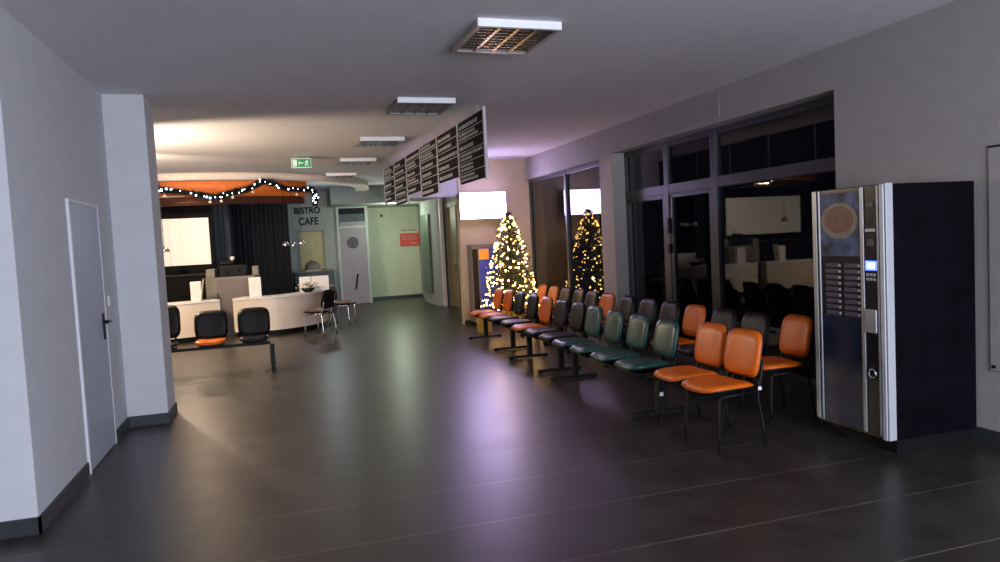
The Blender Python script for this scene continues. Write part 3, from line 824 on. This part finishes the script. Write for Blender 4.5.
# ------------------------------------------------------------------ vending machine
VX, VY = 3.83, 3.80
v = thing('vending_machine', 'tall black coffee vending machine with silver strips against the right wall', 'vending machine', (VX, VY, 0))
bm = new(); box(bm, .06, .78, 0.0, .66, .1, 1.83, .006); obj('cabinet', bm, 'vendside', v)
bm = new(); box(bm, .10, .76, .03, .63, 0, .1); obj('plinth', bm, 'black', v)
dr = obj('door', (lambda b: (box(b, .0, .06, .0, .66, .11, 1.83, .005), b)[1])(new()), 'vendglass', v)
bm = new(); box(bm, -.012, .0, .0, .035, .11, 1.83, .004); box(bm, .0, .06, -.012, 0, .11, 1.835, .003); e = obj('edge_strip', bm, 'lightgrey', dr); e['label'] = 'wide pale grey edge strip'
bm = new()
for a, b in ((.045, .06), (.175, .205), (.585, .60), (.62, .66)): box(bm, -.010, 0, a, b, .13, 1.825, .003)
e = obj('silver_strip', bm, 'silver', dr)
# poster: blue steam, cup of coffee
bm = new(); box(bm, -.003, 0, .21, .58, 1.35, 1.80); obj('poster', bm, 'posterblue', dr)
def disc(bm, y, z, ry, rz_, x, n=28):
    vs = [bm.verts.new((x, y+ry*math.cos(2*PI*k/n), z+rz_*math.sin(2*PI*k/n))) for k in range(n)]; bm.faces.new(vs)
bm = new(); disc(bm, .40, 1.60, .175, .13, -.005); o_ = obj('printed_cup', bm, 'cupw', dr)
bm = new(); disc(bm, .40, 1.61, .135, .095, -.007); obj('printed_coffee', bm, 'coffee', dr)
bm = new(); box(bm, -.003, 0, .21, .58, .14, .92); obj('lower_panel', bm, 'lowreflect', dr)
for col_ in (.24, .42):
    for r_ in range(9):
        z = 1.30-r_*.043
        bm = new(); box(bm, -.006, 0, col_, col_+.12, z-.030, z, .002); obj('selection_label', bm, 'label', dr)
        if r_ % 1 == 0:
            bm = new(); box(bm, -.009, 0, col_-.024, col_-.006, z-.026, z-.006, .002); obj('button', bm, 'silver', dr)
# control column
bm = new(); box(bm, -.006, 0, .07, .165, 1.255, 1.32, .002); obj('display_bezel', bm, 'lcd', dr)
bm = new(); box(bm, -.009, -.006, .085, .145, 1.272, 1.305); obj('display_glow', bm, 'lcdw', dr)
for r_ in range(2):
    for c_ in range(3):
        bm = new(); box(bm, -.008, 0, .077+c_*.03, .099+c_*.03, 1.185+r_*.03, 1.205+r_*.03, .002); obj('key', bm, 'silver', dr)
bm = new(); box(bm, -.01, 0, .075, .16, 1.515, 1.54, .004); obj('coin_slot', bm, 'silver', dr)
bm = new(); box(bm, -.006, 0, .09, .15, 1.42, 1.47, .003); obj('card_reader', bm, 'alu', dr)
bm = new(); box(bm, -.006, 0, .09, .15, 1.68, 1.72, .003); obj('badge', bm, 'alu', dr)
bm = new(); box(bm, -.02, 0, .068, .168, .83, .99, .005); obj('coin_panel', bm, 'silver', dr)
bm = new()
P_ = [(-.012, .115+.03*math.cos(a*2*PI/16), .55+.03*math.sin(a*2*PI/16)) for a in range(17)]
tube(bm, P_, .006, 6); obj('return_ring', bm, 'chrome', dr)

# ------------------------------------------------------------------ lights
def area(name, loc, rot, sx, sy, e, col):
    l = bpy.data.lights.new(name, 'AREA'); l.shape = 'RECTANGLE'; l.size = sx; l.size_y = sy; l.energy = e; l.color = col
    o = bpy.data.objects.new(name, l); COL.objects.link(o); o.location = loc; o.rotation_euler = rot; return o
def point(name, loc, e, col, r=.1):
    l = bpy.data.lights.new(name, 'POINT'); l.energy = e; l.color = col; l.shadow_soft_size = r
    o = bpy.data.objects.new(name, l); COL.objects.link(o); o.location = loc; return o
def spot(name, loc, target, e, col, ang, blend=.3, r=.05):
    l = bpy.data.lights.new(name, 'SPOT'); l.energy = e; l.color = col; l.spot_size = math.radians(ang); l.spot_blend = blend; l.shadow_soft_size = r
    o = bpy.data.objects.new(name, l); COL.objects.link(o); o.location = loc
    o.rotation_euler = (Vector(target)-Vector(loc)).to_track_quat('-Z', 'Y').to_euler(); return o
# unseen cool fill light added behind the viewer to brighten the walls
area('rear_fill', (2.2, -3.6, 1.7), (math.radians(90), 0, math.radians(10)), 4, 2.4, 640, (.80, .85, 1))
# warm bistro lamps hidden behind the pillar, then added warm fill lights
spot('bistro_uplight', (-1.95, 9.8, 1.9), (-.75, 10.7, 3.1), 290, (1, .78, .56), 124, .4, .08)
area('bistro_lamp', (-2.3, 11.8, 2.75), (0, 0, 0), .3, .3, 190, (1, .74, .50))
spot('floor_fill_spot', (-2.35, 11.6, 2.7), (-.1, 6.8, 0), 620, (1, .78, .58), 68, .9, .1)  # extra spot added to strengthen the warm light on the floor
spot('fascia_fill_spot', (-2.4, 11.3, 2.88), (-.4, 14.6, 2.86), 330, (1, .80, .62), 75, .8, .1)  # unseen spot added to brighten the cream fascia and orange ring
area('ring_fill', (-1.6, 14.9, 2.62), (math.radians(-25), 0, 0), .4, .2, 20, (1, .72, .48))  # unseen fill light added below the orange ring
# cool corridor light
point('corridor_lamp', (3.0, 18.9, 2.3), 45, (.86, 1, .78), .15)
point('cafe_wall_fill', (1.1, 17.0, 2.2), 22, (.80, .95, 1), .1)  # unseen fill light added to brighten the cafe wall
area('tv_light', (3.70, 12.88, 2.24), (math.radians(90), 0, math.radians(3)), .88, .5, 40, (.62, .50, 1))
for i, (p, e) in enumerate((((3.53, 11.78, 1.0), 6), ((3.75, 11.98, 1.6), 2), ((4.15, 11.75, .8), 3))):
    point('tree_glow', p, e, (1, .62, .25), .02)

w = bpy.data.worlds.new('night'); sc.world = w; w.use_nodes = True
w.node_tree.nodes['Background'].inputs[0].default_value = (.02, .022, .045, 1)
w.node_tree.nodes['Background'].inputs[1].default_value = .12

# ------------------------------------------------------------------ camera
yw, pt, rl = map(math.radians, (17, 3.4, 2.9))
fw = Vector((math.sin(yw)*math.cos(pt), math.cos(yw)*math.cos(pt), -math.sin(pt)))
rt_ = Vector((math.cos(yw), -math.sin(yw), 0)); up = rt_.cross(fw)
R_ = rt_*math.cos(rl)-up*math.sin(rl); U_ = rt_*math.sin(rl)+up*math.cos(rl)
cd = bpy.data.cameras.new('camera'); cd.sensor_width = 36; cd.lens = 25.92; cd.clip_start = .05; cd.clip_end = 200
cam = bpy.data.objects.new('camera', cd); COL.objects.link(cam)
mw = Matrix((R_, U_, -fw)).transposed().to_4x4(); mw.translation = (0, 0, H); cam.matrix_world = mw
sc.camera = cam
sc.view_settings.view_transform = 'Standard'; sc.view_settings.look = 'None'
sc.view_settings.exposure = 0; sc.view_settings.gamma = 1
